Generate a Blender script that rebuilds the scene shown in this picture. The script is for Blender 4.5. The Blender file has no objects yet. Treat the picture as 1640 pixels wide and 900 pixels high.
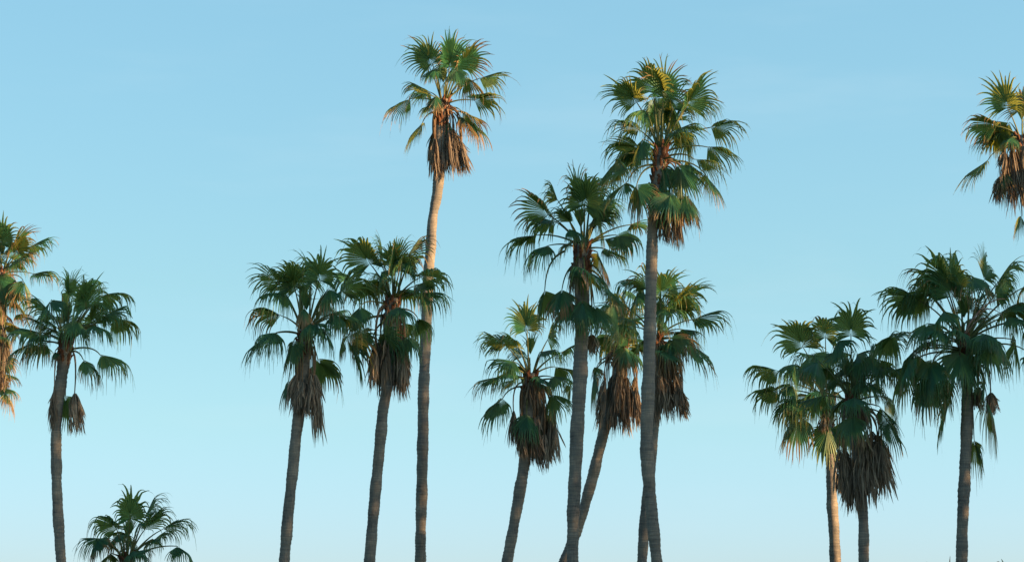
import bpy, math, random
from mathutils import Vector, Matrix

SC = bpy.context.scene
COL = SC.collection
R_ = math.radians

# ------------------------------------------------------------------ camera, sky, sun, exposure
PITCH, FPX, CAM = R_(10.5), 3600.0, Vector((0, 0, 1.7))
cd = bpy.data.cameras.new('camera')
cd.sensor_width = 36.0
cd.lens = 36.0 * FPX / 1640.0
cd.clip_end = 20000
cam = bpy.data.objects.new('camera', cd)
cam.location = CAM
cam.rotation_euler = (R_(90) + PITCH, 0, 0)
COL.objects.link(cam)
SC.camera = cam

SUN_EL, SUN_AZ = R_(7.0), R_(113.0)          # azimuth clockwise from +Y
SUN_H = Vector((math.sin(SUN_AZ), math.cos(SUN_AZ), 0))
SUN_DIR = (SUN_H * math.cos(SUN_EL) + Vector((0, 0, math.sin(SUN_EL)))).normalized()

world = bpy.data.worlds.new('World')
SC.world = world
world.use_nodes = True
wn, wl = world.node_tree.nodes, world.node_tree.links
wn.clear()
w_out = wn.new('ShaderNodeOutputWorld')
w_bg = wn.new('ShaderNodeBackground')
w_sky = wn.new('ShaderNodeTexSky')
w_sky.sky_type = 'NISHITA'
w_sky.sun_disc = False
w_sky.sun_elevation = SUN_EL
w_sky.sun_rotation = SUN_AZ
w_sky.air_density = 1.0
w_sky.dust_density = 0.6
w_sky.ozone_density = 2.0
w_bg.inputs['Strength'].default_value = 0.115
w_mul = wn.new('ShaderNodeMix'); w_mul.data_type = 'RGBA'; w_mul.blend_type = 'MULTIPLY'
w_mul.inputs['Factor'].default_value = 1.0
w_tc = wn.new('ShaderNodeTexCoord'); w_sep = wn.new('ShaderNodeSeparateXYZ')
wl.new(w_tc.outputs['Generated'], w_sep.inputs['Vector'])
w_rmp = wn.new('ShaderNodeValToRGB')            # air colour by height above the horizon
SKY_BALANCE = [(0.0, (0.645, 0.745, 1.22)), (0.06, (0.66, 0.765, 1.165)), (0.12, (0.745, 0.855, 0.945)), (0.18, (0.805, 0.915, 0.885)), (0.302, (0.93, 1.08, 1.0)), (0.6, (0.93, 1.05, 1.0))]
while len(w_rmp.color_ramp.elements) < len(SKY_BALANCE): w_rmp.color_ramp.elements.new(0.5)
for _e, (_p, _c) in zip(w_rmp.color_ramp.elements, SKY_BALANCE):
    _e.position = _p; _e.color = (*_c, 1)
wl.new(w_sep.outputs['Z'], w_rmp.inputs['Fac'])
w_x = wn.new('ShaderNodeMath'); w_x.operation = 'MULTIPLY_ADD'; w_x.inputs[1].default_value = 0.45; w_x.inputs[2].default_value = 1.0
wl.new(w_sep.outputs['X'], w_x.inputs[0])
w_cl = wn.new('ShaderNodeClamp'); w_cl.inputs['Min'].default_value = 0.85; w_cl.inputs['Max'].default_value = 1.15
wl.new(w_x.outputs[0], w_cl.inputs['Value'])
w_even = wn.new('ShaderNodeVectorMath'); w_even.operation = 'SCALE'
wl.new(w_rmp.outputs['Color'], w_even.inputs[0]); wl.new(w_cl.outputs[0], w_even.inputs['Scale'])
wl.new(w_even.outputs[0], w_mul.inputs['B'])
wl.new(w_sky.outputs['Color'], w_mul.inputs['A'])
w_map = wn.new('ShaderNodeMapping'); w_map.inputs['Scale'].default_value = (5, 5, 26)
w_noi = wn.new('ShaderNodeTexNoise'); w_noi.inputs['Scale'].default_value = 1.0; w_noi.inputs['Detail'].default_value = 5
w_thin = wn.new('ShaderNodeMapRange'); w_thin.interpolation_type = 'SMOOTHSTEP'
w_thin.inputs['From Min'].default_value = 0.52; w_thin.inputs['From Max'].default_value = 0.78
w_thin.inputs['To Max'].default_value = 0.16
w_veil = wn.new('ShaderNodeMix'); w_veil.data_type = 'RGBA'
w_veil.inputs['B'].default_value = (2.0, 2.5, 2.75, 1)     # faint high cirrus
wl.new(w_tc.outputs['Generated'], w_map.inputs['Vector']); wl.new(w_map.outputs[0], w_noi.inputs['Vector'])
wl.new(w_noi.outputs['Fac'], w_thin.inputs['Value']); wl.new(w_thin.outputs['Result'], w_veil.inputs['Factor'])
wl.new(w_mul.outputs['Result'], w_veil.inputs['A'])
wl.new(w_veil.outputs['Result'], w_bg.inputs['Color'])
wl.new(w_bg.outputs['Background'], w_out.inputs['Surface'])

sd = bpy.data.lights.new('sun', 'SUN')
sd.energy = 5.0
sd.angle = R_(0.5)
sd.color = (1.0, 0.59, 0.27)
sun = bpy.data.objects.new('sun', sd)
sun.rotation_euler = SUN_DIR.to_track_quat('Z', 'Y').to_euler()
sun.location = (60, -40, 60)
COL.objects.link(sun)

SC.render.engine = 'CYCLES'
SC.view_settings.view_transform = 'Standard'
SC.view_settings.look = 'None'
SC.view_settings.exposure = 1.60
SC.view_settings.gamma = 1.0
SC.view_settings.use_curve_mapping = False
SC.cycles.max_bounces = 6
SC.cycles.transparent_max_bounces = 4

# ------------------------------------------------------------------ materials
def mat(name):
    m = bpy.data.materials.new(name)
    m.use_nodes = True
    m.node_tree.nodes.clear()
    return m, m.node_tree.nodes, m.node_tree.links

def ramp(nodes, stops):
    r = nodes.new('ShaderNodeValToRGB')
    e = r.color_ramp.elements
    while len(e) < len(stops):
        e.new(0.5)
    for k, (p, c) in enumerate(stops):
        e[k].position = p
        e[k].color = (*c, 1)
    return r

def leaf_material(name, stops, trans, dry_stops, trans_dry, tmix, rough=0.45):
    """blade: colour varies by frond and by segment; tips and dry fronds go straw brown; light passes through"""
    m, n, l = mat(name)
    out = n.new('ShaderNodeOutputMaterial')
    at = n.new('ShaderNodeAttribute'); at.attribute_name = 'leaf'
    sep = n.new('ShaderNodeSeparateColor')
    l.new(at.outputs['Color'], sep.inputs['Color'])      # R along, G random per segment, B dryness
    info = n.new('ShaderNodeObjectInfo')
    geo = n.new('ShaderNodeTexCoord')
    noi = n.new('ShaderNodeTexNoise'); noi.inputs['Scale'].default_value = 3.5; noi.inputs['Detail'].default_value = 3
    l.new(geo.outputs['Object'], noi.inputs['Vector'])
    add = n.new('ShaderNodeMath'); add.operation = 'MULTIPLY_ADD'; add.inputs[1].default_value = 0.58
    l.new(sep.outputs['Green'], add.inputs[0])
    a2 = n.new('ShaderNodeMath'); a2.operation = 'MULTIPLY_ADD'; a2.inputs[1].default_value = 0.30
    l.new(info.outputs['Random'], a2.inputs[0])
    a3 = n.new('ShaderNodeMath'); a3.operation = 'MULTIPLY'; a3.inputs[1].default_value = 0.20
    l.new(noi.outputs['Fac'], a3.inputs[0])
    l.new(a3.outputs[0], a2.inputs[2])
    l.new(a2.outputs[0], add.inputs[2])
    green = ramp(n, stops)
    l.new(add.outputs[0], green.inputs['Fac'])
    dry = ramp(n, dry_stops)
    l.new(add.outputs[0], dry.inputs['Fac'])
    # dryness mask = smoothstep(along + noise over 1 - dryness)
    s = n.new('ShaderNodeMath'); s.operation = 'MULTIPLY_ADD'; s.inputs[1].default_value = 1.0
    l.new(sep.outputs['Blue'], s.inputs[0])
    l.new(sep.outputs['Red'], s.inputs[2])
    s2 = n.new('ShaderNodeMath'); s2.operation = 'MULTIPLY_ADD'; s2.inputs[1].default_value = 0.35
    l.new(sep.outputs['Green'], s2.inputs[0]); l.new(s.outputs[0], s2.inputs[2])
    mr = n.new('ShaderNodeMapRange'); mr.interpolation_type = 'SMOOTHSTEP'
    mr.inputs['From Min'].default_value = 1.17; mr.inputs['From Max'].default_value = 1.50
    l.new(s2.outputs[0], mr.inputs['Value'])
    mix = n.new('ShaderNodeMix'); mix.data_type = 'RGBA'
    l.new(mr.outputs['Result'], mix.inputs['Factor'])
    l.new(green.outputs['Color'], mix.inputs['A']); l.new(dry.outputs['Color'], mix.inputs['B'])
    tm = n.new('ShaderNodeMix'); tm.data_type = 'RGBA'
    l.new(mr.outputs['Result'], tm.inputs['Factor'])
    tm.inputs['A'].default_value = (*trans, 1); tm.inputs['B'].default_value = (*trans_dry, 1)
    p = n.new('ShaderNodeBsdfPrincipled')
    p.inputs['Roughness'].default_value = rough
    p.inputs['Specular IOR Level'].default_value = 0.3
    l.new(mix.outputs['Result'], p.inputs['Base Color'])
    t = n.new('ShaderNodeBsdfTranslucent')
    l.new(tm.outputs['Result'], t.inputs['Color'])
    ms = n.new('ShaderNodeMixShader'); ms.inputs['Fac'].default_value = tmix
    l.new(p.outputs[0], ms.inputs[1]); l.new(t.outputs[0], ms.inputs[2])
    l.new(ms.outputs[0], out.inputs['Surface'])
    return m

M_LEAF = leaf_material('palm leaf',
    [(0.0, (0.008, 0.064, 0.043)), (0.45, (0.019, 0.110, 0.064)), (0.75, (0.046, 0.155, 0.068)), (0.92, (0.085, 0.17, 0.055)), (1.0, (0.18, 0.22, 0.07))],
    (0.38, 0.41, 0.075),
    [(0.1, (0.10, 0.07, 0.035)), (0.6, (0.26, 0.17, 0.08)), (1.0, (0.36, 0.25, 0.13))],
    (0.34, 0.20, 0.08), 0.36)
M_DEAD = leaf_material('dead palm leaf',
    [(0.0, (0.068, 0.062, 0.050)), (0.5, (0.19, 0.163, 0.125)), (1.0, (0.41, 0.325, 0.235))],
    (0.24, 0.14, 0.07),
    [(0.1, (0.072, 0.064, 0.052)), (0.6, (0.24, 0.198, 0.148)), (1.0, (0.48, 0.38, 0.275))],
    (0.30, 0.17, 0.08), 0.2, 0.85)

def simple_noise_material(name, stops, scale, rough=0.8, stretch=(1, 1, 1), bump=0.0, spec=0.25):
    m, n, l = mat(name)
    out = n.new('ShaderNodeOutputMaterial')
    p = n.new('ShaderNodeBsdfPrincipled')
    tc = n.new('ShaderNodeTexCoord')
    mp = n.new('ShaderNodeMapping'); mp.inputs['Scale'].default_value = stretch
    no = n.new('ShaderNodeTexNoise'); no.inputs['Scale'].default_value = scale; no.inputs['Detail'].default_value = 6
    no.inputs['Roughness'].default_value = 0.65
    l.new(tc.outputs['Object'], mp.inputs['Vector']); l.new(mp.outputs[0], no.inputs['Vector'])
    r = ramp(n, stops)
    l.new(no.outputs['Fac'], r.inputs['Fac']); l.new(r.outputs['Color'], p.inputs['Base Color'])
    p.inputs['Roughness'].default_value = rough
    p.inputs['Specular IOR Level'].default_value = spec
    if bump:
        b = n.new('ShaderNodeBump'); b.inputs['Strength'].default_value = bump; b.inputs['Distance'].default_value = 0.03
        l.new(no.outputs['Fac'], b.inputs['Height']); l.new(b.outputs[0], p.inputs['Normal'])
    l.new(p.outputs[0], out.inputs['Surface'])
    return m

def trunk_material():
    m, n, l = mat('palm bark')
    out = n.new('ShaderNodeOutputMaterial')
    p = n.new('ShaderNodeBsdfPrincipled')
    tc = n.new('ShaderNodeTexCoord')
    # broad weathering
    n1 = n.new('ShaderNodeTexNoise'); n1.inputs['Scale'].default_value = 1.7; n1.inputs['Detail'].default_value = 5
    l.new(tc.outputs['Object'], n1.inputs['Vector'])
    # ring scars: thin horizontal bands, wavy
    mp = n.new('ShaderNodeMapping'); mp.inputs['Scale'].default_value = (2.2, 2.2, 26)
    n2 = n.new('ShaderNodeTexNoise'); n2.inputs['Scale'].default_value = 1.0; n2.inputs['Detail'].default_value = 4
    n2.inputs['Roughness'].default_value = 0.6
    l.new(tc.outputs['Object'], mp.inputs['Vector']); l.new(mp.outputs[0], n2.inputs['Vector'])
    # vertical fibre cracks
    mp3 = n.new('ShaderNodeMapping'); mp3.inputs['Scale'].default_value = (38, 38, 3.5)
    n3 = n.new('ShaderNodeTexNoise'); n3.inputs['Scale'].default_value = 1.0; n3.inputs['Detail'].default_value = 3
    l.new(tc.outputs['Object'], mp3.inputs['Vector']); l.new(mp3.outputs[0], n3.inputs['Vector'])
    s = n.new('ShaderNodeMath'); s.operation = 'MULTIPLY_ADD'; s.inputs[1].default_value = 0.6
    t = n.new('ShaderNodeMath'); t.operation = 'MULTIPLY_ADD'; t.inputs[1].default_value = 0.35
    u = n.new('ShaderNodeMath'); u.operation = 'MULTIPLY'; u.inputs[1].default_value = 0.6
    l.new(n1.outputs['Fac'], u.inputs[0])
    l.new(n3.outputs['Fac'], t.inputs[0]); l.new(u.outputs[0], t.inputs[2])
    l.new(n2.outputs['Fac'], s.inputs[0]); l.new(t.outputs[0], s.inputs[2])
    r = ramp(n, [(0.50, (0.040, 0.040, 0.039)), (0.66, (0.125, 0.121, 0.112)), (0.84, (0.195, 0.178, 0.150)), (1.0, (0.31, 0.27, 0.22))])
    l.new(s.outputs[0], r.inputs['Fac']); l.new(r.outputs['Color'], p.inputs['Base Color'])
    p.inputs['Roughness'].default_value = 0.9
    p.inputs['Specular IOR Level'].default_value = 0.15
    b = n.new('ShaderNodeBump'); b.inputs['Strength'].default_value = 0.7; b.inputs['Distance'].default_value = 0.025
    l.new(s.outputs[0], b.inputs['Height']); l.new(b.outputs[0], p.inputs['Normal'])
    l.new(p.outputs[0], out.inputs['Surface'])
    return m

M_TRUNK = trunk_material()
M_PET = simple_noise_material('petiole', [(0.3, (0.055, 0.085, 0.025)), (0.7, (0.12, 0.13, 0.05))], 4, 0.5)
M_PETDRY = simple_noise_material('dry petiole', [(0.3, (0.14, 0.085, 0.05)), (0.7, (0.28, 0.19, 0.12))], 4, 0.8)
M_BASE = simple_noise_material('old leaf bases', [(0.3, (0.05, 0.022, 0.014)), (0.55, (0.15, 0.065, 0.035)), (0.75, (0.28, 0.15, 0.085))], 7, 0.85)
M_STALK = simple_noise_material('flower stalk', [(0.3, (0.19, 0.12, 0.10)), (0.7, (0.33, 0.24, 0.20))], 5, 0.8)
M_GRASS = simple_noise_material('dry park grass', [(0.3, (0.035, 0.055, 0.02)), (0.6, (0.075, 0.09, 0.035)), (0.8, (0.14, 0.12, 0.06))], 0.35, 0.95)

# ------------------------------------------------------------------ mesh helpers
class MB:
    def __init__(self):
        self.v, self.f, self.c = [], [], []
    def add(self, p, c=(0, 0, 0)):
        self.v.append(tuple(p)); self.c.append(c); return len(self.v) - 1
    def tube(self, pts, rad, sides=7, c=(0, 0, 0), flat=1.0):
        prev = None
        N = len(pts)
        for k, p in enumerate(pts):
            t = (pts[min(k + 1, N - 1)] - pts[max(k - 1, 0)]).normalized()
            a = t.cross(Vector((0.13, -1, 0.07))).normalized()
            b = t.cross(a).normalized()
            r = rad[k]
            ring = [self.add(p + a * (math.cos(2 * math.pi * j / sides) * r) + b * (math.sin(2 * math.pi * j / sides) * r * flat), c) for j in range(sides)]
            if prev:
                for j in range(sides):
                    self.f.append((prev[j], prev[(j + 1) % sides], ring[(j + 1) % sides], ring[j]))
            else:
                self.f.append(tuple(reversed(ring)))
            prev = ring
        self.f.append(tuple(prev))
    def build(self, name, material, parent=None, smooth=False, attr=False):
        off = Vector((0, 0, 0))
        q = parent
        while q is not None:
            off += q.location; q = q.parent
        me = bpy.data.meshes.new(name)
        me.from_pydata([(x - off.x, y - off.y, z - off.z) for x, y, z in self.v], [], self.f)
        if attr:
            ca = me.color_attributes.new('leaf', 'FLOAT_COLOR', 'POINT')
            ca.data.foreach_set('color', [w for c in self.c for w in (*c, 1.0)])
        if smooth:
            me.polygons.foreach_set('use_smooth', [True] * len(me.polygons))
        me.materials.append(material)
        o = bpy.data.objects.new(name, me)
        COL.objects.link(o)
        o.parent = parent
        return o

F_ = Vector((0, math.cos(PITCH), math.sin(PITCH)))
U_ = Vector((0, -math.sin(PITCH), math.cos(PITCH)))
X_ = Vector((1, 0, 0))
def at(px, py, Y):
    """world point seen at a photo pixel, at distance Y in front of the camera"""
    d = F_ * FPX + X_ * (px - 820.0) - U_ * (py - 450.0)
    return CAM + d * (Y / d.y)

DOWN = Vector((0, 0, -1))

# ------------------------------------------------------------------ palm parts
def fan_blade(mb, hub, axis, normal, R, rng, spread=R_(190), N=44, droop=1.0, fold=0.3, dry=0.0, fused=0.5, ragged=0.16, hang=0.5):
    """costapalmate fan: pleated solid middle, then narrow drooping strips that fray to threads"""
    a = axis.normalized()
    nrm = (normal - a * normal.dot(a)).normalized()
    b = nrm.cross(a).normalized()
    st = [0.03, 0.18, 0.34, fused, fused + 0.10, fused + 0.20, fused + 0.31, fused + 0.41, 1.0]
    dphi = spread / N
    gust = rng.uniform(-0.25, 0.25)
    skew = rng.uniform(-0.25, 0.25)
    twist = rng.uniform(-0.35, 0.35)
    torn = rng.uniform(-0.9, 0.9) if rng.random() < 0.4 else 9
    wave = rng.uniform(0, 6.28)
    for i in range(N):
        t = (i + 0.5) / N * 2 - 1
        stub = 0.6 if rng.random() < 0.03 else 1.0
        phi = t * spread / 2
        sp = math.sin(phi)
        d = (a * math.cos(phi) + b * sp - nrm * (fold * abs(sp) + twist * sp + 0.07 * math.sin(phi * 5 + wave))).normalized()
        L = R * (1.0 - 0.40 * min(1.0, abs(t - 0.3 * skew)) ** 1.5) * rng.uniform(0.86, 1.08) * stub
        p = hub + a * (0.14 * R * max(0.0, math.cos(phi)))
        g = rng.random()
        limp = droop * rng.uniform(0.35, 1.5)
        if rng.random() < ragged or abs(t - torn) < 0.07:
            limp *= 2.6
        wig = rng.uniform(-1, 1) * 0.35 + gust
        dr = dry + rng.uniform(-0.08, 0.08)
        snap = hang * rng.choice((0.2, 0.8, 1.6, 3.2)) * rng.uniform(0.6, 1.4)
        k_snap = rng.choice((4, 4, 5, 5, 6))
        fu = fused * rng.uniform(0.92, 1.12)
        tn = math.tan(dphi / 2) * 1.32
        wf = fu * L * tn
        prev, last = None, 0.0
        n_loc = nrm
        for k, s in enumerate(st):
            ds = s - last
            if k:
                bend = (0.28 * droop if s <= fused + 1e-6 else limp * (0.7 + 3.0 * (s - fused) / (1 - fused)))
                if k == k_snap:
                    bend += snap * 6.0
                d = (d + DOWN * (bend * ds) + b * (wig * ds if s > fused else 0)).normalized()
            p = p + d * (ds * L)
            last = s
            side = (n_loc.cross(d))
            if side.length < 1e-3:
                side = b.copy()
            side.normalize()
            up = d.cross(side).normalized()
            if s <= fused:
                w = s * L * tn + 0.004
            else:
                q = min(1.0, (s - fused) / (1 - fused))
                w = wf * (0.72 * (1 - q) ** 0.75) + 0.003
            c = (s, g, max(0.0, min(1.0, dr)))
            ring = (mb.add(p - side * w - up * (w * 0.30), c), mb.add(p + up * (w * 0.40), c), mb.add(p + side * w - up * (w * 0.30), c))
            if prev:
                mb.f.append((prev[0], prev[1], ring[1], ring[0]))
                mb.f.append((prev[1], prev[2], ring[2], ring[1]))
            prev = ring
            if k in (4, 5, 6, 7) and rng.random() < 0.22:        # frayed ends and threads
                hd = (d + b * rng.uniform(-0.5, 0.5) + nrm * rng.uniform(-0.3, 0.3) + DOWN * 0.5 * droop).normalized()
                hl = L * rng.uniform(0.14, 0.40)
                h0, h1, h2 = p, p + hd * hl * 0.5 + DOWN * (0.06 * hl), p + hd * hl * 0.9 + DOWN * (0.42 * hl * min(droop, 1.6))
                ww = 0.008
                i0 = [mb.add(x + side * e, c) for x, e in ((h0, -ww), (h0, ww), (h1, ww * .8), (h1, -ww * .8), (h2, 0.002), (h2, -0.002))]
                mb.f.append((i0[0], i0[1], i0[2], i0[3])); mb.f.append((i0[3], i0[2], i0[4], i0[5]))

def hanging_bundle(mb, hub, bottom, width, rng, N=34, dry=0.9):
    """a dead fan, folded shut and hanging down the stem"""
    ax = bottom - hub
    L0 = ax.length
    ax.normalize()
    e1 = ax.cross(Vector((0, 1, 0))).normalized()
    e2 = ax.cross(e1).normalized()
    for i in range(N):
        ang = rng.uniform(0, 2 * math.pi)
        rr = width * math.sqrt(rng.random()) * (0.5 if rng.random() < 0.75 else 0.75)
        off = e1 * math.cos(ang) * rr + e2 * math.sin(ang) * rr
        L = L0 * (rng.uniform(0.6, 1.08) if rng.random() < 0.7 else rng.uniform(0.3, 0.65))
        g = rng.random()
        c0 = dry + rng.uniform(-0.25, 0.1)
        w0 = rng.uniform(0.007, 0.026)
        tw = rng.uniform(0, math.pi)
        curl = rng.uniform(-0.16, 0.16)
        prev = None
        for k in range(8):
            s = k / 7
            spread = math.sin(min(1.0, s * 1.5) * math.pi / 2)
            p = hub + ax * (s * L) + off * (0.18 + 0.82 * spread) + e1 * (math.sin(s * 5 + tw) * 0.018 + curl * s * s) + e2 * (math.cos(s * 4 + tw) * 0.018)
            th = tw + s * rng.uniform(0.2, 0.9)
            side = e1 * math.cos(th) + e2 * math.sin(th)
            up = e2 * math.cos(th) - e1 * math.sin(th)
            w = w0 * (0.5 + 0.9 * math.sin(min(1, s * 1.3) * math.pi * 0.62)) * (1.0 if s < 0.8 else (1.02 - s) * 4.2)
            w = max(w, 0.003)
            c = (s, g, max(0, min(1, c0)))
            ring = (mb.add(p - side * w, c), mb.add(p + up * w * 0.6, c), mb.add(p + side * w, c))
            if prev:
                mb.f.append((prev[0], prev[1], ring[1], ring[0]))
                mb.f.append((prev[1], prev[2], ring[2], ring[1]))
            prev = ring

def bezier(p0, p1, p2, n):
    return [p0 * ((1 - t) ** 2) + p1 * (2 * t * (1 - t)) + p2 * (t * t) for t in [k / n for k in range(n + 1)]]

def catmull(pts, n):
    P = [pts[0] * 2 - pts[1]] + pts + [pts[-1] * 2 - pts[-2]]
    out = []
    for i in range(1, len(P) - 2):
        for k in range(n):
            t = k / n
            out.append(0.5 * ((2 * P[i]) + (P[i + 1] - P[i - 1]) * t + (2 * P[i - 1] - 5 * P[i] + 4 * P[i + 1] - P[i + 2]) * t * t
                              + (3 * P[i] - P[i - 1] - 3 * P[i + 1] + P[i + 2]) * t ** 3))
    out.append(pts[-1])
    return out

def make_trunk(root, pts, radii, rng):
    """pts from the crown down to the ground; ringed, slightly lumpy stem"""
    rr = [Vector((r, 0, 0)) for r in radii]
    fine, fr = catmull(pts, 24), catmull(rr, 24)
    # resample by length
    path, rad = [fine[0]], [fr[0].x]
    acc = 0.0
    for k in range(1, len(fine)):
        seg = (fine[k] - fine[k - 1]).length
        steps = max(1, int(seg / 0.035))
        for q in range(1, steps + 1):
            path.append(fine[k - 1].lerp(fine[k], q / steps)); rad.append(fr[k - 1].x + (fr[k].x - fr[k - 1].x) * q / steps)
    mb = MB()
    S = 18
    prev = None
    ring_p, nxt, phase = 0.0, 0.11, 0.0
    ph = [rng.uniform(0, 6.28) for _ in range(6)]
    lumps, dist = 0.0, 0.0
    amp = rng.uniform(0.6, 1.2)
    for k, p in enumerate(path):
        if k:
            ds = (path[k] - path[k - 1]).length
            dist += ds; ring_p += ds
            if ring_p > nxt:
                ring_p = 0.0; nxt = rng.uniform(0.08, 0.19); amp = rng.uniform(0.4, 1.5)
        saw = ring_p / nxt
        r = rad[k] * (1 + 0.045 * math.sin(dist * 2.9 + ph[0]) + 0.035 * math.sin(dist * 6.7 + ph[1]) + 0.085 * amp * (saw - 0.5) * (1 if saw < 0.85 else -0.6))
        ring = []
        for j in range(S):
            th = 2 * math.pi * j / S
            rj = r * (1 + 0.10 * max(0.0, math.sin(2 * th + dist * 1.7 + ph[4]) * math.sin(dist * 4.3 + ph[5] + th) - 0.45) + 0.02 * math.sin(3 * th + dist * 2 + ph[2]) + 0.016 * math.sin(5 * th - dist * 5 + ph[3]) + rng.uniform(-0.018, 0.018))
            ring.append(mb.add((p.x + math.cos(th) * rj, p.y + math.sin(th) * rj, p.z + rng.uniform(-0.006, 0.006))))
        if prev:
            for j in range(S):
                mb.f.append((prev[j], ring[j], ring[(j + 1) % S], prev[(j + 1) % S]))
        else:
            mb.f.append(tuple(ring))
        prev = ring
    mb.f.append(tuple(reversed(prev)))
    return mb.build('trunk', M_TRUNK, root, smooth=True)

def make_bases(root, path_at, zlen, r, rng):
    """criss-cross stubs of cut and broken leaf stalks under the crown"""
    mb = MB()
    n = int(34 * max(0.6, zlen))
    for i in range(n):
        s = (i + rng.random()) / n
        c = path_at(s * zlen)
        th = i * 2.399 + rng.uniform(-0.3, 0.3)
        o = Vector((math.cos(th), math.sin(th), 0))
        tg = Vector((-math.sin(th), math.cos(th), 0))
        L = rng.uniform(0.14, 0.34)
        w = rng.uniform(0.05, 0.085)
        p0 = c + o * (r * 0.72) - Vector((0, 0, 0.10))
        p1 = c + o * (r * 1.10) + Vector((0, 0, L * 0.5))
        p2 = c + o * (r * rng.uniform(1.2, 1.65)) + Vector((0, 0, L)) + tg * rng.uniform(-0.05, 0.05)
        mb.tube([p0, p1, p2], [w, w * 0.8, w * rng.uniform(0.35, 0.6)], 6)
    return mb.build('leaf_bases', M_BASE, root)

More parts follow.
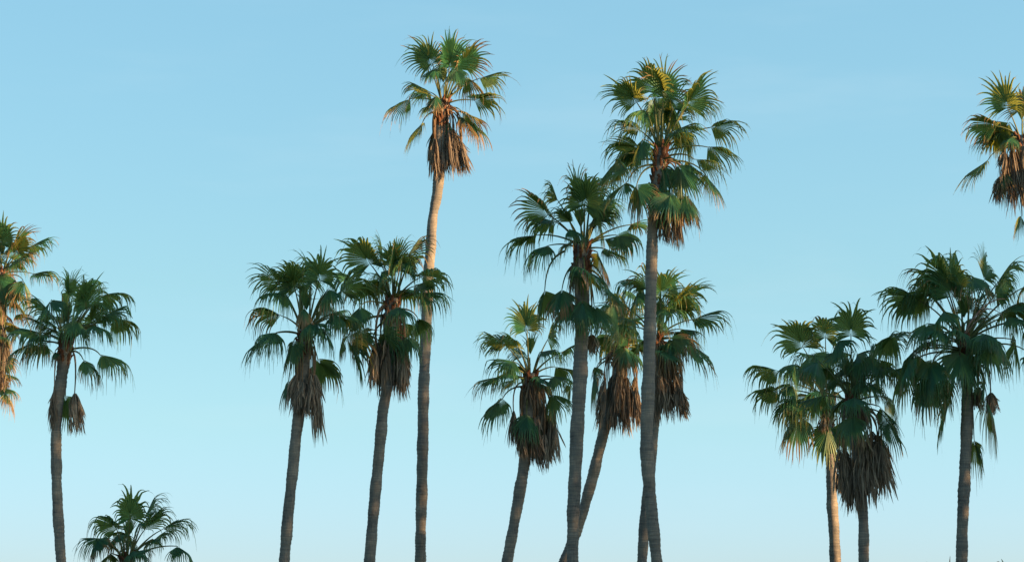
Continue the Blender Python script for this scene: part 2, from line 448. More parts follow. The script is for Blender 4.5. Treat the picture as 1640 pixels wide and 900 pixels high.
palms = []
def palm(label, Y, origin, scale, apex, fronds, skirt, trunk, seed, R=1.32, fill=6, bases=0.7, stalk=None, spear=True, fill_side=0, droop=1.0, dead_n=58, dry_sunlit_add=0.0, twin=0.3, hang=1.0):  # extra dryness colours golden sunlight into the lit crowns
    """apex, fronds, skirt: traced points (x, y) in units of 1/scale photo pixels from origin; depth in metres, minus = towards the camera"""
    rng = random.Random(seed)
    ppm = FPX / Y
    R *= 1.0
    def P(x, y, dz=0.0):
        return at(origin[0] + x / scale, origin[1] + y / scale, Y + dz)
    tp = [at(px, py, Y) for px, py, w in trunk]
    rad = [w / 2 / ppm for px, py, w in trunk]
    foot = tp[-1]
    lean = (tp[-1] - tp[-2]).normalized()
    # carry the stem on below the frame to the ground, straightening
    z = foot.z
    g1 = foot + lean * (z * 0.45 / max(0.3, -lean.z)); g2 = Vector((g1.x + lean.x * z * 0.22, Y, 0.5)); g3 = Vector((g2.x + lean.x * 0.05, Y, -0.15))
    tp += [g1, g2, g3]
    rad += [rad[-1] * 1.05, rad[-1] * 1.2, rad[-1] * 1.5]
    root = bpy.data.objects.new('fan_palm', None)
    root.location = (g3.x, Y, 0)
    root['label'] = label; root['category'] = 'palm tree'; root['group'] = 'fan palms standing against the sky'
    COL.objects.link(root)
    make_trunk(root, tp, rad, rng)
    top = tp[0]
    def stem(d):                     # point d metres down the stem from the top
        k, rest = 0, d
        while k < len(tp) - 2 and rest > (tp[k + 1] - tp[k]).length:
            rest -= (tp[k + 1] - tp[k]).length; k += 1
        return tp[k].lerp(tp[k + 1], min(1, rest / max(1e-6, (tp[k + 1] - tp[k]).length)))
    if bases > 0:
        make_bases(root, stem, bases, rad[0], rng)
    C = P(*apex)
    def add_frond(hub, axis, nrm, Rb, dry=0.0, fold=None, dr=None, start=None, spread=None, N=None, ragged=0.16):
        if dry < 0.15 and rng.random() < 0.13:          # an ageing fan
            dry += rng.uniform(0.18, 0.38)
        mb = MB()
        fan_blade(mb, hub, axis, nrm, Rb, rng, spread=spread or rng.uniform(R_(125), R_(195)), N=N or rng.randint(27, 35),
                  droop=(dr if dr is not None else rng.uniform(0.8, 1.35)) * droop, fold=rng.uniform(0.1, 0.75) if fold is None else fold,
                  dry=dry + dry_sunlit_add, fused=rng.uniform(0.44, 0.58), ragged=ragged, hang=hang * (0.4 if axis.z > 0.6 else 1.0))
        fo = mb.build('frond', M_LEAF, root, attr=True)
        rel = hub - C
        drop = max(0.0, min(bases * 0.9, 0.15 - rel.z * 0.35))
        s = start if start is not None else stem(drop)
        h = Vector((rel.x, rel.y, 0))
        s = s + (h.normalized() * rad[0] * 0.6 if h.length > 0.01 else Vector((0, 0, 0)))
        ln = (hub - s).length
        m = s.lerp(hub, 0.5) + Vector((0, 0, 0.16 * ln))
        if rel.z < -0.3:
            m = s.lerp(hub, 0.45) + h * 0.25 + Vector((0, 0, 0.25 * ln))
        pts = bezier(s, m, hub, 8)
        pts.append(hub + axis.normalized() * (0.16 * Rb))
        pm = MB()
        pm.tube(pts, [0.040 - 0.024 * k / 8 for k in range(9)] + [0.005], 6, flat=0.6)
        pm.build('petiole', M_PETDRY if dry > 0.55 else M_PET, fo, smooth=True)
        return fo
    for fr in fronds:
        x0, y0, x1, y1, dz = fr[:5]
        o = fr[5] if len(fr) > 5 else {}
        hub = P(x0, y0, dz)
        v = P(x1, y1, dz) - hub
        l = v.length
        Rb = o.get('R', R) * rng.uniform(0.92, 1.06)
        if l > Rb * 1.0:
            Rb = min(l, Rb * 1.3)
        depth = math.sqrt(max(0.0, Rb * Rb - l * l)) * o.get('dk', 0.8)
        axis = v + Vector((0, (-1 if dz < 0 else 1) * depth, 0))
        axis = axis.normalized()
        axis = (axis + Vector((0, 0, 0.22 * math.sqrt(max(0, 1 - axis.z ** 2))))).normalized()
        h = hub - C
        inward = -Vector((h.x, h.y, 0))
        if inward.length > 0.05:
            inward.normalize()
        nrm = Vector((0, 0, 1.0)) + inward * 0.5
        if axis.z < -0.5:                       # hanging fans show their upper side outwards
            nrm = -inward + Vector((0, 0, 0.4)) + Vector((0, -0.5, 0))
        elif axis.z > 0.7:
            nrm = inward + Vector((0, 0, 0.3)) + Vector((0, 0.7 if dz <= 0 else 0.5, 0))
        roll = o.get('roll', rng.uniform(-25, 25))
        nrm = Matrix.Rotation(R_(roll), 3, axis) @ (nrm - axis * nrm.dot(axis)).normalized()
        dr = o.get('dr')
        if dr is None:
            dr = rng.uniform(0.55, 0.9) if axis.z > 0.6 else (rng.uniform(0.9, 1.4) if axis.z > -0.4 else rng.uniform(0.6, 1.0))
        st = None
        if 'from' in o:
            st = P(*o['from'])
        add_frond(hub, axis, nrm, Rb, dry=o.get('dry', 0.02 + 0.10 * rng.random()), fold=o.get('fold'), dr=dr, start=st,  # on fans the sun catches, dryness paints in the warm light
                  spread=o.get('spread') or (rng.uniform(R_(195), R_(245)) if axis.z > 0.55 else None))
        if 'from' not in o and o.get('R', R) > 0.85 and rng.random() < twin:      # a second fan of the same whorl beside it
            ang = R_(rng.choice((-1, 1)) * rng.uniform(14, 34))
            q = Matrix.Rotation(ang, 3, Vector((0, 1, 0)))
            add_frond(C + (q @ (hub - C)) * rng.uniform(0.72, 0.9) + Vector((0, rng.uniform(0.15, 0.5) * (-1 if rng.random() < 0.4 else 1), 0)),
                      q @ axis + Vector((0, rng.uniform(-0.3, 0.3), -0.1)), nrm, Rb * rng.uniform(0.85, 0.98), dry=0.02 + 0.12 * rng.random(), dr=dr * 1.1)
    for k in range(fill):
        az = rng.uniform(0, 2 * math.pi) if k % 2 else rng.uniform(0.15 * math.pi, 0.85 * math.pi)
        if fill_side:
            az = rng.uniform(-0.5, 0.5) * math.pi + (0 if fill_side > 0 else math.pi)
        el = R_(rng.uniform(-5, 70))
        d = Vector((math.cos(az) * math.cos(el), math.sin(az) * math.cos(el), math.sin(el)))
        hub = C + d * rng.uniform(0.65, 1.05) * R * 0.8
        tilt = -R_(rng.uniform(5, 40))
        a2 = (d + Vector((0, 0, math.sin(tilt) * 0.7))).normalized()
        add_frond(hub, a2, Vector((0, 0, 1)) - Vector((d.x, d.y, 0)) * 0.3, R * rng.uniform(0.72, 0.9), dry=0.02 + 0.10 * rng.random())
    if spear:
        mb = MB()
        fan_blade(mb, C + Vector((rng.uniform(-.05, .05), 0, 0.55)), Vector((rng.uniform(-.15, .15), 0.1, 1)), Vector((0, 1, 0)), R * 0.95, rng, spread=R_(46), N=12, droop=0.15, fold=0.0, dry=0.1)
        so = mb.build('frond', M_LEAF, root, attr=True)
        pm = MB(); pm.tube([C, C + Vector((0, 0, 0.6))], [0.04, 0.02], 6)
        pm.build('petiole', M_PET, so, smooth=True)
    for sk in skirt:
        x0, y0, x1, y1, w = sk[:5]
        depths = (-0.26, 0.0, 0.26) if len(sk) < 6 else sk[5]
        thick = w > 40 and len(sk) < 6
        for rep in range(6 if thick else len(depths)):
            dz = depths[rep % len(depths)] + rng.uniform(-0.08, 0.08)
            jx = rng.uniform(-0.5, 0.5) * w if thick else rng.uniform(-0.1, 0.1) * w
            hh = y1 - y0
            top_y = y0 + (rng.uniform(-0.16, 0.42) * hh if thick else 0)
            end_y = min(y1 + 0.03 * hh, top_y + hh * rng.uniform(0.52, 1.0)) if thick else y1
            if rep < 1: end_y = y1
            hub = P(x0 + jx * 0.6 + (x1 - x0) * (top_y - y0) / hh, top_y, dz)
            bot = P(x0 + (x1 - x0) * (end_y - y0) / hh + jx * 1.25, end_y, dz * 1.6)
            mb = MB()
            hanging_bundle(mb, hub, bot, (0.68 if thick else 1.0) * w / scale / ppm, rng, N=36 if thick else dead_n, dry=rng.uniform(0.5, 1.0))
            do = mb.build('dead_frond', M_DEAD, root, attr=True)
            s = stem(min(bases, 0.25 + 0.3 * rng.random()))
            if s.z > hub.z + 0.1:
                side = Vector((hub.x - s.x, hub.y - s.y, 0))
                if side.length > 0.01:
                    side.normalize()
                s = s + side * rad[0] * 0.8
                pm = MB()
                pm.tube(bezier(s, Vector((hub.x + side.x * .08, hub.y + side.y * .08, s.z + 0.12)), hub, 7), [0.034 - 0.018 * q / 7 for q in range(8)], 6, flat=0.6)
                pm.build('petiole', M_PETDRY, do, smooth=True)
    if stalk:
        mb = MB()
        for pts, r0 in stalk:
            pp = catmull([P(*q) for q in pts], 5)
            mb.tube(pp, [r0 * (1 - 0.65 * k / len(pp)) for k in range(len(pp))], 6)
        mb.build('flower_stalk', M_STALK, root, smooth=True)
    palms.append(root)
    return root

# ------------------------------------------------------------------ ground and the grove towards the sun, added unseen to shade the palms
gm = MB()
RG = 4000
for k in range(48):
    gm.add((math.cos(2 * math.pi * k / 48) * RG, math.sin(2 * math.pi * k / 48) * RG, 0))
gm.f.append(tuple(range(48)))
ground = gm.build('ground', M_GRASS)
ground['kind'] = 'structure'

def shade_grove(specs):
    """unseen broadleaf trees added on the side of the low sun to shade the palms"""
    rng = random.Random(77)
    mb = MB()
    perp = Vector((-SUN_H.y, SUN_H.x, 0))
    if perp.y < 0: perp = -perp
    leaves = MB()
    for u, v, h, cr, dens, *low in specs:
        zb = low[0] if low else h * 0.06
        base = perp * u + SUN_H * v
        mb.tube([base + Vector((rng.uniform(-.3, .3) * k, rng.uniform(-.3, .3) * k, h * 0.85 * k / 4 - (0.1 if k == 0 else 0))) for k in range(5)], [0.5, 0.4, 0.3, 0.2, 0.08], 8)
        n = int(dens * cr * (h - zb) * 1.06)
        for _ in range(n):
            while True:
                q = Vector((rng.uniform(-1, 1), rng.uniform(-1, 1), rng.uniform(-1, 1)))
                if q.length < 1: break
            zz = (h + zb) / 2 + q.z * (h - zb) / 2
            lump = 0.8 + 0.25 * math.sin(zz * 1.1 + u) * math.sin(math.atan2(q.y, q.x) * 3 + zz * 0.6)
            c = base + Vector((q.x * cr * lump, q.y * cr * lump, zz))
            a = Vector((rng.gauss(0, 1), rng.gauss(0, 1), rng.gauss(0, 1))).normalized()
            b = a.orthogonal().normalized()
            s = rng.uniform(0.22, 0.42)
            i0 = [leaves.add(c + a * s), leaves.add(c + b * s * 0.5), leaves.add(c - a * s), leaves.add(c - b * s * 0.5)]
            leaves.f.append(tuple(i0))
    k0 = len(mb.v)
    mb.v += leaves.v; mb.c += leaves.c
    nb = len(mb.f)
    mb.f += [tuple(i + k0 for i in f) for f in leaves.f]
    o = mb.build('shade_trees', simple_noise_material('bark', [(0.3, (0.06, 0.05, 0.04)), (0.7, (0.15, 0.12, 0.09))], 6))
    o.data.materials.append(simple_noise_material('broad leaves', [(0.3, (0.03, 0.055, 0.02)), (0.7, (0.07, 0.10, 0.035))], 3))
    for k, p in enumerate(o.data.polygons):
        if k >= nb: p.material_index = 1
    o['kind'] = 'stuff'
    o['label'] = 'unseen broadleaf trees added to shade the palms'
SHADE_GROVE = [(61.5, 22, 25, 3.6, 46), (65.4, 22, 26.5, 3.3, 46), (68.6, 25, 21.5, 3.2, 46), (68.7, 21, 28.5, 2.8, 15), (72.0, 22, 26.5, 2.6, 42), (75.0, 23, 24.0, 2.8, 46),
         (78.0, 21, 22.6, 2.4, 44), (80.4, 23, 25.0, 2.2, 40), (83.2, 22, 25.6, 2.0, 44), (86.0, 24, 17.5, 2.0, 22), (88.0, 22, 24.0, 2.6, 30, 17.5)]
shade_grove(SHADE_GROVE)  # unseen trees, sized and placed along the sun's rays to shade particular palms

# ------------------------------------------------------------------ the palms
# tallest, sunlit
palm('tallest fan palm, its long trunk sunlit orange in the upper half', 92, (600, 40), 3.4625, (385, 415),
 [(415, 245, 440, 40, -.4, dict(roll=5)), (490, 225, 605, 85, -.2, dict(roll=-15)), (320, 215, 215, 70, -.2, dict(roll=30)), (450, 245, 480, 345, -.7, dict(R=1.0)),
  (575, 300, 730, 270, 0), (555, 420, 715, 425, -.2, dict(roll=-35)), (465, 500, 560, 610, -.4, dict(dry=.75, R=1.1)), (530, 530, 650, 660, .1, dict(dry=.5)),
  (310, 375, 175, 320, .1), (205, 410, 45, 500, -.1), (320, 445, 240, 500, -.4, dict(R=.9)), (265, 545, 165, 690, -.1), (340, 395, 325, 490, -.6, dict(R=.9, dry=.45)),
  (400, 230, 380, 80, .4), (500, 285, 600, 370, .3), (340, 240, 300, 320, -.3, dict(R=.95)), (300, 230, 255, 120, .4)],
 [(335, 610, 340, 850, 45), (378, 620, 382, 860, 45), (425, 610, 462, 855, 55), (470, 640, 512, 830, 45), (405, 590, 415, 790, 40)],
 [(711, 160, 19), (706, 195, 19), (704, 265, 19), (700, 310, 17), (693, 350, 16), (690, 395, 17), (686, 440, 18), (684, 490, 18.5), (681, 560, 18), (678, 640, 18), (677, 720, 18), (675, 800, 18), (673, 900, 17)],
 11, R=1.42, hang=0.35, twin=0.1, fill=2, dry_sunlit_add=0.14, droop=0.8, bases=1.2)

# tall palm in the middle with the winding trunk
palm('second tallest fan palm with full round crown and gently winding grey trunk', 72, (950, 80), 2.727, (295, 430),
 [(305, 205, 315, 50, -.5, dict(roll=0)), (262, 180, 235, 70, -.1, dict(roll=15)), (410, 245, 480, 115, -.3, dict(roll=-10)), (410, 255, 545, 212, .3), (190, 230, 75, 145, -.3, dict(roll=30)),
  (510, 340, 678, 325, 0), (345, 365, 440, 385, -.8, dict(R=.85)), (440, 478, 590, 540, -.3, dict(roll=-25)), (370, 500, 440, 640, -.7), (490, 545, 578, 660, .2, dict(dry=.4)),
  (345, 620, 305, 750, -.5), (390, 620, 455, 770, -.3, dict(dry=.35)), (205, 425, 60, 425, 0), (215, 390, 190, 510, -.6, dict(R=.9)), (110, 475, 22, 600, 0), (150, 575, 60, 690, -.3), (190, 590, 215, 740, -.5, dict(dry=.45)),
  (270, 215, 270, 340, .4), (350, 255, 400, 370, .4), (345, 260, 335, 100, .4), (230, 260, 150, 330, -.1)],
 [(372, 660, 368, 865, 45, (-.2, .15)), (405, 640, 425, 770, 45, (-.2, .15)), (310, 690, 318, 850, 40, (-.2, .2))],
 [(1059, 238, 20), (1055, 285, 26), (1050, 325, 22), (1046, 360, 18.5), (1043, 440, 19), (1041, 520, 20), (1039, 600, 21), (1036, 680, 21.5), (1037, 740, 21), (1042, 800, 19.5), (1047, 850, 19), (1052, 900, 18.5)],
 12, R=1.32, hang=0.4, twin=0.35, fill=4, dry_sunlit_add=0.04, droop=0.85, bases=1.5)

# big palm left of it
palm('fan palm with open crown of long bare stalks on a thick dark trunk', 74, (790, 250), 2.727, (390, 405),
 [(375, 220, 345, 35, -.4, dict(spread=R_(120), roll=35)), (400, 215, 425, 80, -.4, dict(roll=-10)), (240, 258, 135, 160, -.3, dict(roll=10)), (285, 200, 240, 115, .1, dict(spread=R_(110), R=1.0)),
  (195, 345, 38, 400, 0), (245, 390, 140, 470, -.1), (225, 582, 208, 705, .0, {'from': (330, 415), 'R': 1.25, 'dr': .6, 'roll': 65, 'spread': R_(150)}), (330, 320, 400, 370, -.8, dict(R=.95)), (455, 245, 485, 360, .4, dict(dry=.25)),
  (535, 345, 625, 425, -.3), (600, 300, 690, 275, .3, dict(dry=.35, R=1.0)), (400, 500, 490, 590, -.7), (385, 620, 420, 780, -.6), (335, 630, 295, 770, -.2, dict(dry=.3)), (455, 420, 500, 530, .2, dict(dry=.6)),
  (490, 570, 570, 690, -.2, dict(dry=.3)), (430, 150, 455, 60, .4), (440, 650, 480, 770, -.3), (520, 640, 560, 760, .2)],
 [(352, 460, 342, 610, 20, (-.2,)), (375, 450, 370, 600, 18, (-.3,)), (430, 780, 440, 870, 50, (.1, .25))],
 [(934, 392, 22), (931, 430, 24), (932, 475, 24), (932, 530, 23), (929, 600, 23), (925, 680, 22), (921, 760, 21), (918, 830, 20), (917, 900, 19)],
 13, R=1.36, hang=0.8, twin=0.35, fill=6, droop=1.15, dry_sunlit_add=0.02, bases=1.2)

# pair on the left
palm('fan palm with narrow brown dead leaf skirt trailing down to a single point', 78, (370, 380), 2.727, (325, 410),
 [(385, 188, 402, 45, -.4, dict(roll=-5)), (350, 195, 335, 80, 0), (275, 212, 250, 120, -.4, dict(roll=10)), (210, 205, 135, 125, -.1), (480, 235, 555, 140, -.1), (425, 225, 450, 300, -.6), (225, 345, 55, 305, -.2, dict(roll=25)),
  (190, 420, 28, 535, 0), (200, 415, 150, 490, -.5), (275, 450, 240, 590, -.4, dict(dry=.3, R=1.1)), (405, 400, 445, 500, -.3), (252, 622, 212, 760, .1, dict(R=1.1)), (378, 530, 415, 625, .2, dict(dry=.3)),
  (320, 300, 322, 420, -.7, dict(dry=.7, R=1.0, spread=R_(90))), (300, 210, 280, 310, .3), (470, 340, 560, 360, 0), (240, 250, 190, 290, -.1)],
 [(308, 590, 308, 780, 75), (348, 580, 350, 790, 60), (365, 600, 388, 895, 45, (-.2, 0)), (330, 570, 330, 740, 60), (290, 630, 292, 770, 45)],
 [(489, 528, 20), (487, 560, 23), (484, 600, 23), (479, 660, 20), (473, 710, 18), (468, 760, 18), (462, 820, 18), (455, 900, 18)],
 14, R=1.42, twin=0.3, fill=4, droop=1.4, bases=1.1)

palm('fan palm whose fans overlap the tallest trunk, above a broad dark skirt', 80, (530, 360), 3.105, (310, 365),
 [(320, 220, 320, 60, -.4, dict(spread=R_(120), roll=30)), (265, 210, 232, 30, -.2, dict(spread=R_(110), roll=-35)), (195, 195, 92, 65, -.2, dict(roll=15)), (370, 175, 455, 75, -.1), (400, 165, 395, 250, -.5, dict(R=1.1)),
  (110, 255, 5, 330, -.3), (250, 235, 250, 310, -.7, dict(R=.9)), (445, 262, 595, 250, -.4), (440, 340, 605, 378, -.1), (330, 405, 385, 500, -.9), (378, 555, 425, 660, -.3, dict(R=1.1)),
  (150, 400, 105, 560, -.6, dict(dry=.3)), (80, 560, 170, 770, -.3), (130, 540, 190, 680, -.1, dict(dry=.5)), (430, 460, 440, 540, .1), (350, 330, 420, 340, .4, dict(dry=.25)), (160, 280, 180, 370, .1), (60, 560, 30, 640, .1, dict(dry=.4, R=1.0))],
 [(235, 580, 222, 850, 50), (280, 580, 270, 865, 60), (332, 565, 345, 865, 60), (368, 575, 388, 810, 50)],
 [(630, 478, 19), (625, 520, 21), (625, 560, 20), (620, 620, 19), (613, 660, 18), (606, 740, 18), (599, 810, 18), (592, 900, 18)],
 15, R=1.42, twin=0.35, fill=5, droop=1.4, bases=1.1)

# far left
palm('dark compact fan palm with dead leaf bundles hanging clear on thin stalks', 78, (0, 340), 2.43, (258, 505),
 [(270, 335, 275, 218, -.3, dict(spread=R_(110), roll=35)), (335, 370, 340, 265, -.5, dict(roll=5)), (390, 325, 478, 310, .1), (395, 410, 520, 375, -.1), (360, 440, 430, 490, -.6), (205, 400, 130, 335, -.1),
  (158, 468, 42, 490, -.1), (140, 505, 10, 570, .1, dict(dry=.3)), (390, 555, 518, 605, -.3), (322, 570, 400, 670, -.4, dict(dry=.45)), (240, 310, 225, 400, .3), (310, 285, 380, 255, .4), (215, 540, 205, 595, -.2, dict(dry=.6, R=.55)),
  (255, 710, 255, 850, .3, dict(R=1.0, dr=.5)), (200, 340, 190, 430, -.4), (300, 420, 335, 520, -.5)],
 [(212, 690, 203, 850, 26, (-.2, 0)), (290, 705, 302, 865, 46, (-.2, -.05))],
 [(107, 546, 18), (104, 572, 21), (96, 620, 19), (91, 660, 18), (90, 710, 17), (91, 780, 17), (94, 840, 17), (98, 900, 17)],
 16, R=1.33, twin=0.45, fill=7, droop=1.15, bases=0.8)

palm('sunlit yellow green fan palm cut off at the edge beside the compact dark palm', 108, (0, 340), 2.43, (5, 230),
 [(5, 125, 10, 25, -.3), (50, 130, 115, 60, -.1), (60, 190, 130, 190, -.4), (115, 135, 205, 95, .1), (130, 240, 225, 260, -.1), (90, 265, 115, 355, -.5, dict(dry=.35)), (30, 300, 75, 345, .3), (60, 400, 105, 400, .1, dict(dry=.6, R=1.0)),
  (5, 385, 35, 430, 0, dict(dry=.7, R=1.0)), (10, 685, 85, 710, -.1, dict(dry=.3, R=1.2)), (20, 700, 60, 780, -.3, dict(dry=.5, R=1.2)), (10, 625, 65, 655, .1, dict(dry=.4, R=1.1)), (-5, 480, 60, 520, -.4, dict(dry=.3, R=1.1)), (0, 560, 45, 640, -.4, dict(dry=.4, R=1.1)), (-10, 250, 40, 370, -.6, dict(dry=.3)), (20, 440, 95, 470, -.2, dict(dry=.35, R=1.0)), (-60, 120, -130, 60, 0), (-80, 230, -170, 260, 0), (-60, 320, -110, 420, -.2), (-30, 130, -45, 40, .2)],
 [(8, 440, 8, 640, 50), (-25, 440, -30, 640, 50), (20, 470, 22, 600, 30), (0, 620, 10, 720, 40)],
 [(2, 432, 17), (1, 470, 18), (-3, 520, 17), (-12, 650, 16), (-20, 780, 16), (-26, 900, 16)],
 17, R=1.6, hang=0.5, twin=0.4, fill=6, dry_sunlit_add=0.15, droop=0.9, bases=1.4)

# centre low palm
palm('short fan palm with one upright yellow fan above a heavy ragged skirt', 84, (740, 450), 2.81, (305, 415),
 [(292, 222, 272, 82, -.3, dict(dry=.12, R=1.25, roll=0)), (195, 290, 75, 240, -.1, dict(roll=25)), (240, 365, 125, 375, -.4), (165, 432, 22, 480, 0, dict(dry=.4)), (240, 445, 165, 490, -.5, dict(R=1.0)), (182, 530, 75, 660, -.1),
  (385, 265, 425, 195, 0, dict(R=1.1)), (350, 320, 450, 345, -.2), (490, 470, 480, 545, .1, dict(R=.9)), (415, 385, 510, 420, .2), (450, 320, 525, 285, .2), (395, 510, 475, 590, -.3), (290, 600, 305, 710, -.5, dict(R=1.2)),
  (195, 290, 160, 215, .2), (380, 130, 400, 90, .9, dict(R=.01)), (340, 420, 400, 480, -.3), (280, 260, 270, 330, -.1, dict(R=.9))][:14] + [(340, 430, 400, 490, -.3, dict(R=1.0))],
 [(230, 585, 228, 745, 34, (-.25, 0)), (268, 610, 278, 815, 55), (310, 630, 342, 865, 60), (370, 590, 372, 850, 60), (408, 580, 416, 815, 45), (340, 550, 330, 730, 60), (300, 440, 300, 570, 34, (-.25,)), (335, 440, 345, 580, 34, (-.25, 0))],
 [(849, 598, 20), (848, 640, 22), (846, 690, 20), (840, 740, 19), (832, 790, 18.5), (823, 840, 18), (812, 900, 17.5)],
 18, R=1.3, twin=0.25, fill=3, droop=1.0, bases=0.9)

# leaning palm and the one behind the tall trunk
palm('strongly leaning fan palm, its trunk slanting out from behind a thick dark one', 90, (930, 420), 3.104, (200, 415),
 [(205, 230, 150, 330, .2, dict(dry=.35)), (230, 345, 105, 365, -.4, dict(dry=.25)), (215, 420, 255, 560, -.5, dict(dry=.5)), (80, 520, 70, 610, 0, dict(dry=.6, R=.8)), (65, 560, 48, 740, .2, dict(dry=.35)), (255, 150, 292, 235, -.2, dict(dry=.2, R=1.1)),
  (180, 150, 235, 240, .2, dict(dry=.5)), (270, 420, 310, 450, .3, dict(dry=.5)), (190, 260, 160, 190, 0), (150, 360, 90, 440, .1), (240, 300, 260, 210, .3)],
 [(132, 610, 105, 840, 50), (172, 590, 168, 865, 60), (220, 580, 228, 855, 60), (268, 590, 268, 830, 50), (190, 560, 190, 760, 60)],
 [(994, 552, 18), (990, 600, 19), (980, 650, 19), (967, 692, 18.5), (955, 740, 18.5), (942, 790, 18.5), (930, 830, 18.5), (916, 868, 18.5), (903, 900, 18.5)],
 19, R=1.45, twin=0.3, fill=4, dry_sunlit_add=0.1, droop=1.1, bases=1.0)

palm('fan palm half hidden behind the tall winding trunk, with brown skirt', 84, (930, 420), 3.104, (385, 370),
 [(400, 165, 402, 45, -.2, dict(roll=0)), (440, 175, 475, 70, .2), (490, 190, 645, 105, 0), (555, 285, 750, 250, 0), (510, 385, 710, 570, -.2, dict(dry=.25)), (440, 375, 515, 480, -.3, dict(dry=.5)), (410, 440, 485, 530, -.4, dict(dry=.4)),
  (300, 110, 200, 60, 0), (280, 155, 268, 265, -.3), (420, 230, 445, 300, -.5), (265, 320, 200, 355, -.1), (470, 345, 510, 375, .1, dict(dry=.7, R=.7)), (310, 180, 330, 70, .2), (460, 240, 540, 190, -.2), (340, 130, 350, 30, -.1)],
 [(380, 430, 400, 760, 70), (412, 540, 412, 740, 50), (452, 540, 456, 790, 70), (490, 590, 506, 780, 45), (362, 560, 368, 800, 40), (430, 420, 470, 640, 50, (-.2, .1))],
 [(1052, 536, 18), (1051, 600, 19), (1047, 680, 18), (1040, 760, 17.5), (1033, 830, 17), (1028, 900, 17)],
 20, R=1.38, twin=0.4, fill=6, droop=1.05, dry_sunlit_add=0.04, bases=0.8)

# right cluster
palm('fan palm with pale sunlit lower trunk, its dark crown merged with its neighbour', 90, (1190, 470), 2.5, (345, 415),
 [(240, 215, 178, 100, -.2, dict(roll=20)), (330, 175, 318, 95, -.1, dict(R=1.2)), (140, 310, 18, 290, 0, dict(roll=30)), (210, 280, 180, 350, -.4), (275, 240, 300, 330, -.4), (320, 388, 235, 440, -.7), (215, 410, 140, 490, 0), (232, 490, 165, 640, -.2, dict(dry=.42)),
  (342, 530, 318, 680, -.3, dict(R=1.2, dr=.5)), (270, 330, 220, 300, .3), (300, 260, 250, 230, .2), (390, 330, 440, 300, .3)],
 [(385, 720, 390, 800, 24, (-.1, .1)), (330, 480, 320, 560, 24, (-.2,))],
 [(1327, 638, 17), (1326, 670, 21), (1328, 700, 20), (1331, 735, 17.5), (1332, 790, 17), (1335, 840, 17.5), (1338, 900, 18)],
 21, R=1.58, twin=0.45, fill=7, droop=1.2, bases=1.3)

palm('fan palm with broad bushy skirt on a dark trunk beside the pale sunlit trunk', 76, (1190, 470), 2.5, (435, 425),
 [(432, 168, 430, 22, -.5, dict(roll=0)), (380, 185, 372, 275, -.5), (490, 250, 510, 360, -.6), (560, 210, 655, 135, 0), (545, 260, 575, 340, .1), (435, 488, 428, 600, -.8), (570, 498, 645, 650, -.2, dict(dry=.3)), (570, 415, 645, 505, .2),
  (520, 250, 540, 175, .1), (300, 270, 275, 350, -.1), (400, 235, 330, 250, .2), (455, 300, 490, 230, .3), (470, 340, 520, 420, -.3), (360, 300, 300, 330, .1), (530, 300, 600, 330, -.1)],
 [(398, 610, 408, 800, 60), (448, 600, 440, 875, 70), (508, 590, 530, 860, 70), (550, 600, 588, 825, 60), (480, 580, 482, 790, 70), (410, 440, 405, 510, 24, (-.3,)), (470, 450, 485, 540, 40, (-.25, 0))],
 [(1364, 638, 17), (1368, 690, 19), (1376, 750, 17), (1381, 800, 16.5), (1383, 850, 16.5), (1383.5, 900, 17)],
 22, R=1.38, twin=0.35, fill=6, droop=1.3, bases=0.8)

palm('wide dense fan palm with a pinkish flower stalk arching through its crown', 74, (1400, 380), 2.25, (325, 370),
 [(280, 215, 275, 55, -.5, dict(roll=0)), (250, 150, 200, 65, -.2), (310, 115, 298, 45, .1, dict(R=1.0)), (165, 228, 35, 190, 0, dict(roll=25)), (190, 310, 165, 405, -.3), (395, 160, 435, 55, 0, dict(spread=R_(120))), (440, 170, 525, 90, 0, dict(roll=-20)), (480, 285, 540, 340, -.3),
  (460, 270, 545, 235, .1), (130, 440, 85, 560, -.4), (200, 500, 165, 655, -.3, dict(dry=.3)), (310, 410, 290, 545, -.8), (410, 360, 435, 500, -.7), (245, 470, 285, 630, .1), (405, 570, 462, 775, 0, dict(dry=.4)), (360, 725, 380, 860, .2, dict(R=1.1, dry=.25)),
  (510, 370, 540, 465, .1), (400, 520, 385, 610, -.2, dict(dry=.3, R=1.1)), (75, 350, 25, 420, .2), (345, 140, 355, 230, -.2), (180, 190, 150, 250, .2), (540, 180, 600, 120, 0), (560, 420, 610, 520, -.1), (560, 300, 640, 320, 0), (120, 470, 70, 580, .2)],
 [(375, 540, 370, 620, 30, (-.1, .2)), (420, 560, 425, 640, 34, (-.1, .2)), (350, 470, 350, 540, 40, (-.25,))],
 [(1545, 544, 20), (1547, 570, 22), (1549, 610, 19.5), (1549, 650, 19), (1548, 700, 19), (1545, 760, 19), (1542, 830, 18.5), (1540, 900, 18.5)],
 23, R=1.5, twin=0.45, fill=8, droop=1.3, bases=0.7,
 stalk=[([(318, 370, -.3), (345, 310, -.5), (390, 255, -.7), (440, 225, -.8), (470, 222, -.8)], .035), ([(385, 260, -.7), (420, 258, -.8), (455, 275, -.9), (465, 300, -.9)], .018), ([(350, 305, -.5), (400, 262, -.8), (440, 262, -.9)], .018),
        ([(330, 350, -.4), (370, 300, -.7), (410, 290, -.8)], .018)])

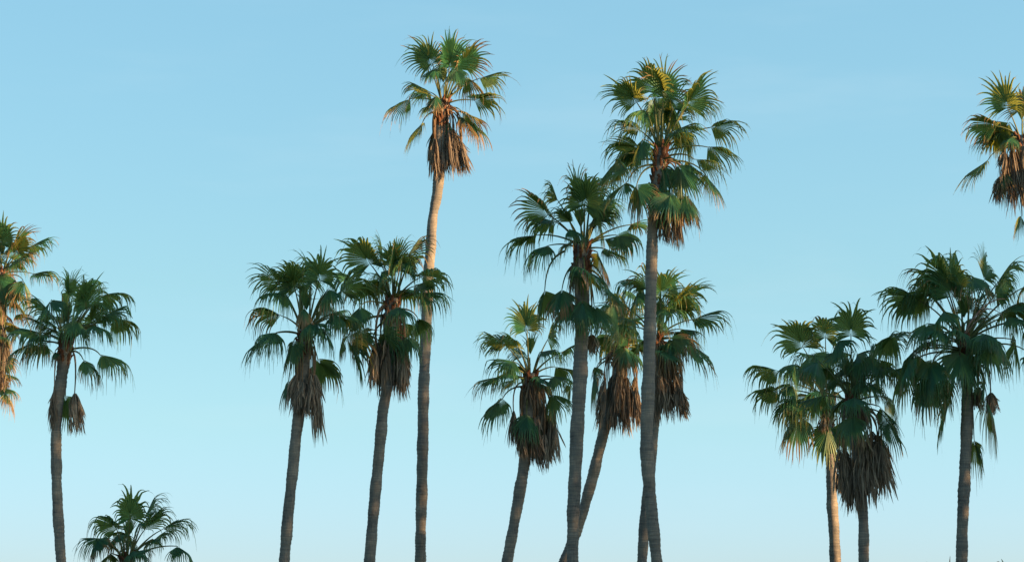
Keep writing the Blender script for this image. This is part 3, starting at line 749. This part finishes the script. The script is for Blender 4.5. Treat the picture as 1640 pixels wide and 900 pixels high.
palm('tall fan palm cut off at the edge, with a thick pale brown skirt', 96, (1520, 100), 3.217, (378, 385),
 [(300, 235, 262, 55, -.3, dict(roll=10)), (250, 330, 65, 305, -.2, dict(dry=.35, roll=20)), (200, 505, 45, 650, -.1), (330, 385, 270, 440, -.3, dict(R=1.0)), (375, 240, 372, 130, .2), (285, 560, 238, 700, -.3, dict(dry=.6, R=1.2)), (375, 790, 345, 880, .1, dict(R=1.1)),
  (270, 340, 240, 420, .1), (450, 230, 500, 100, -.1), (520, 330, 660, 300, 0), (540, 500, 650, 640, 0), (430, 260, 420, 120, .3), (480, 560, 520, 680, -.2)],
 [(285, 465, 262, 540, 34, (-.2, 0)), (310, 470, 330, 790, 80), (355, 470, 360, 790, 80), (400, 470, 410, 760, 80), (440, 500, 450, 740, 70), (262, 590, 242, 730, 40, (-.1, .1))],
 [(1637, 218, 20), (1641, 250, 21), (1650, 340, 18), (1658, 500, 17), (1664, 700, 17), (1668, 900, 17)],
 24, R=1.6, hang=0.4, twin=0.3, fill=4, dry_sunlit_add=0.1, droop=0.8, bases=0.8)

# low ones at the bottom edge
palm('low green fan palm at the bottom edge showing only its loose crown', 82, (100, 770), 6.92, (715, 860),
 [(750, 415, 752, 50, -.5, dict(roll=0, spread=R_(215))), (600, 530, 395, 385, -.3, dict(roll=20)), (900, 430, 1045, 110, .1, dict(spread=R_(120), roll=30)), (1090, 545, 1550, 345, .1, dict(spread=R_(130))), (1010, 655, 1180, 610, -.4, dict(R=1.1)), (1270, 720, 1420, 880, -.2),
  (470, 640, 85, 690, -.2), (405, 635, 400, 840, -.4, dict(dry=.55, R=1.1)), (850, 470, 850, 560, -.3, dict(R=.7)), (820, 780, 1010, 780, -.4, dict(R=.8)), (540, 800, 430, 900, .2, dict(dry=.3)), (650, 560, 560, 600, .4), (1000, 640, 900, 690, .2, dict(R=.9))],
 [(690, 990, 690, 1500, 260), (770, 990, 780, 1500, 260)],
 [(203, 893, 19), (203, 915, 20), (204, 960, 18), (206, 1000, 18)],
 25, R=1.25, twin=0.15, fill=3, droop=1.15, bases=0.6)
palm('low palm showing only leaf tips at the foot of the wide dense palm', 86, (1450, 886), 1.0, (72, 95),
 [(70, 55, 72, 10, -.2, dict(dry=.5)), (60, 60, 42, 18, 0), (82, 60, 113, 15, .1), (50, 75, 10, 60, -.1), (95, 80, 135, 70, 0), (75, 70, 75, 110, -.4)],
 [(70, 120, 70, 180, 24)], [(1522, 970, 18), (1522, 990, 19), (1522, 1030, 18), (1522, 1070, 18)], 26, R=1.15, fill=3, bases=0.5, spear=False)
palm('small dark palm showing only fan tips in the bottom corner', 84, (1560, 886), 1.0, (62, 85),
 [(55, 50, 36, 16, -.2), (70, 45, 80, 6, -.1), (40, 65, 2, 40, 0), (85, 60, 120, 30, .1), (60, 65, 62, 105, -.5)],
 [(62, 115, 62, 170, 24)], [(1622, 962, 18), (1622, 985, 19), (1622, 1030, 18), (1622, 1070, 18)], 27, R=1.2, fill=3, bases=0.5, spear=False)
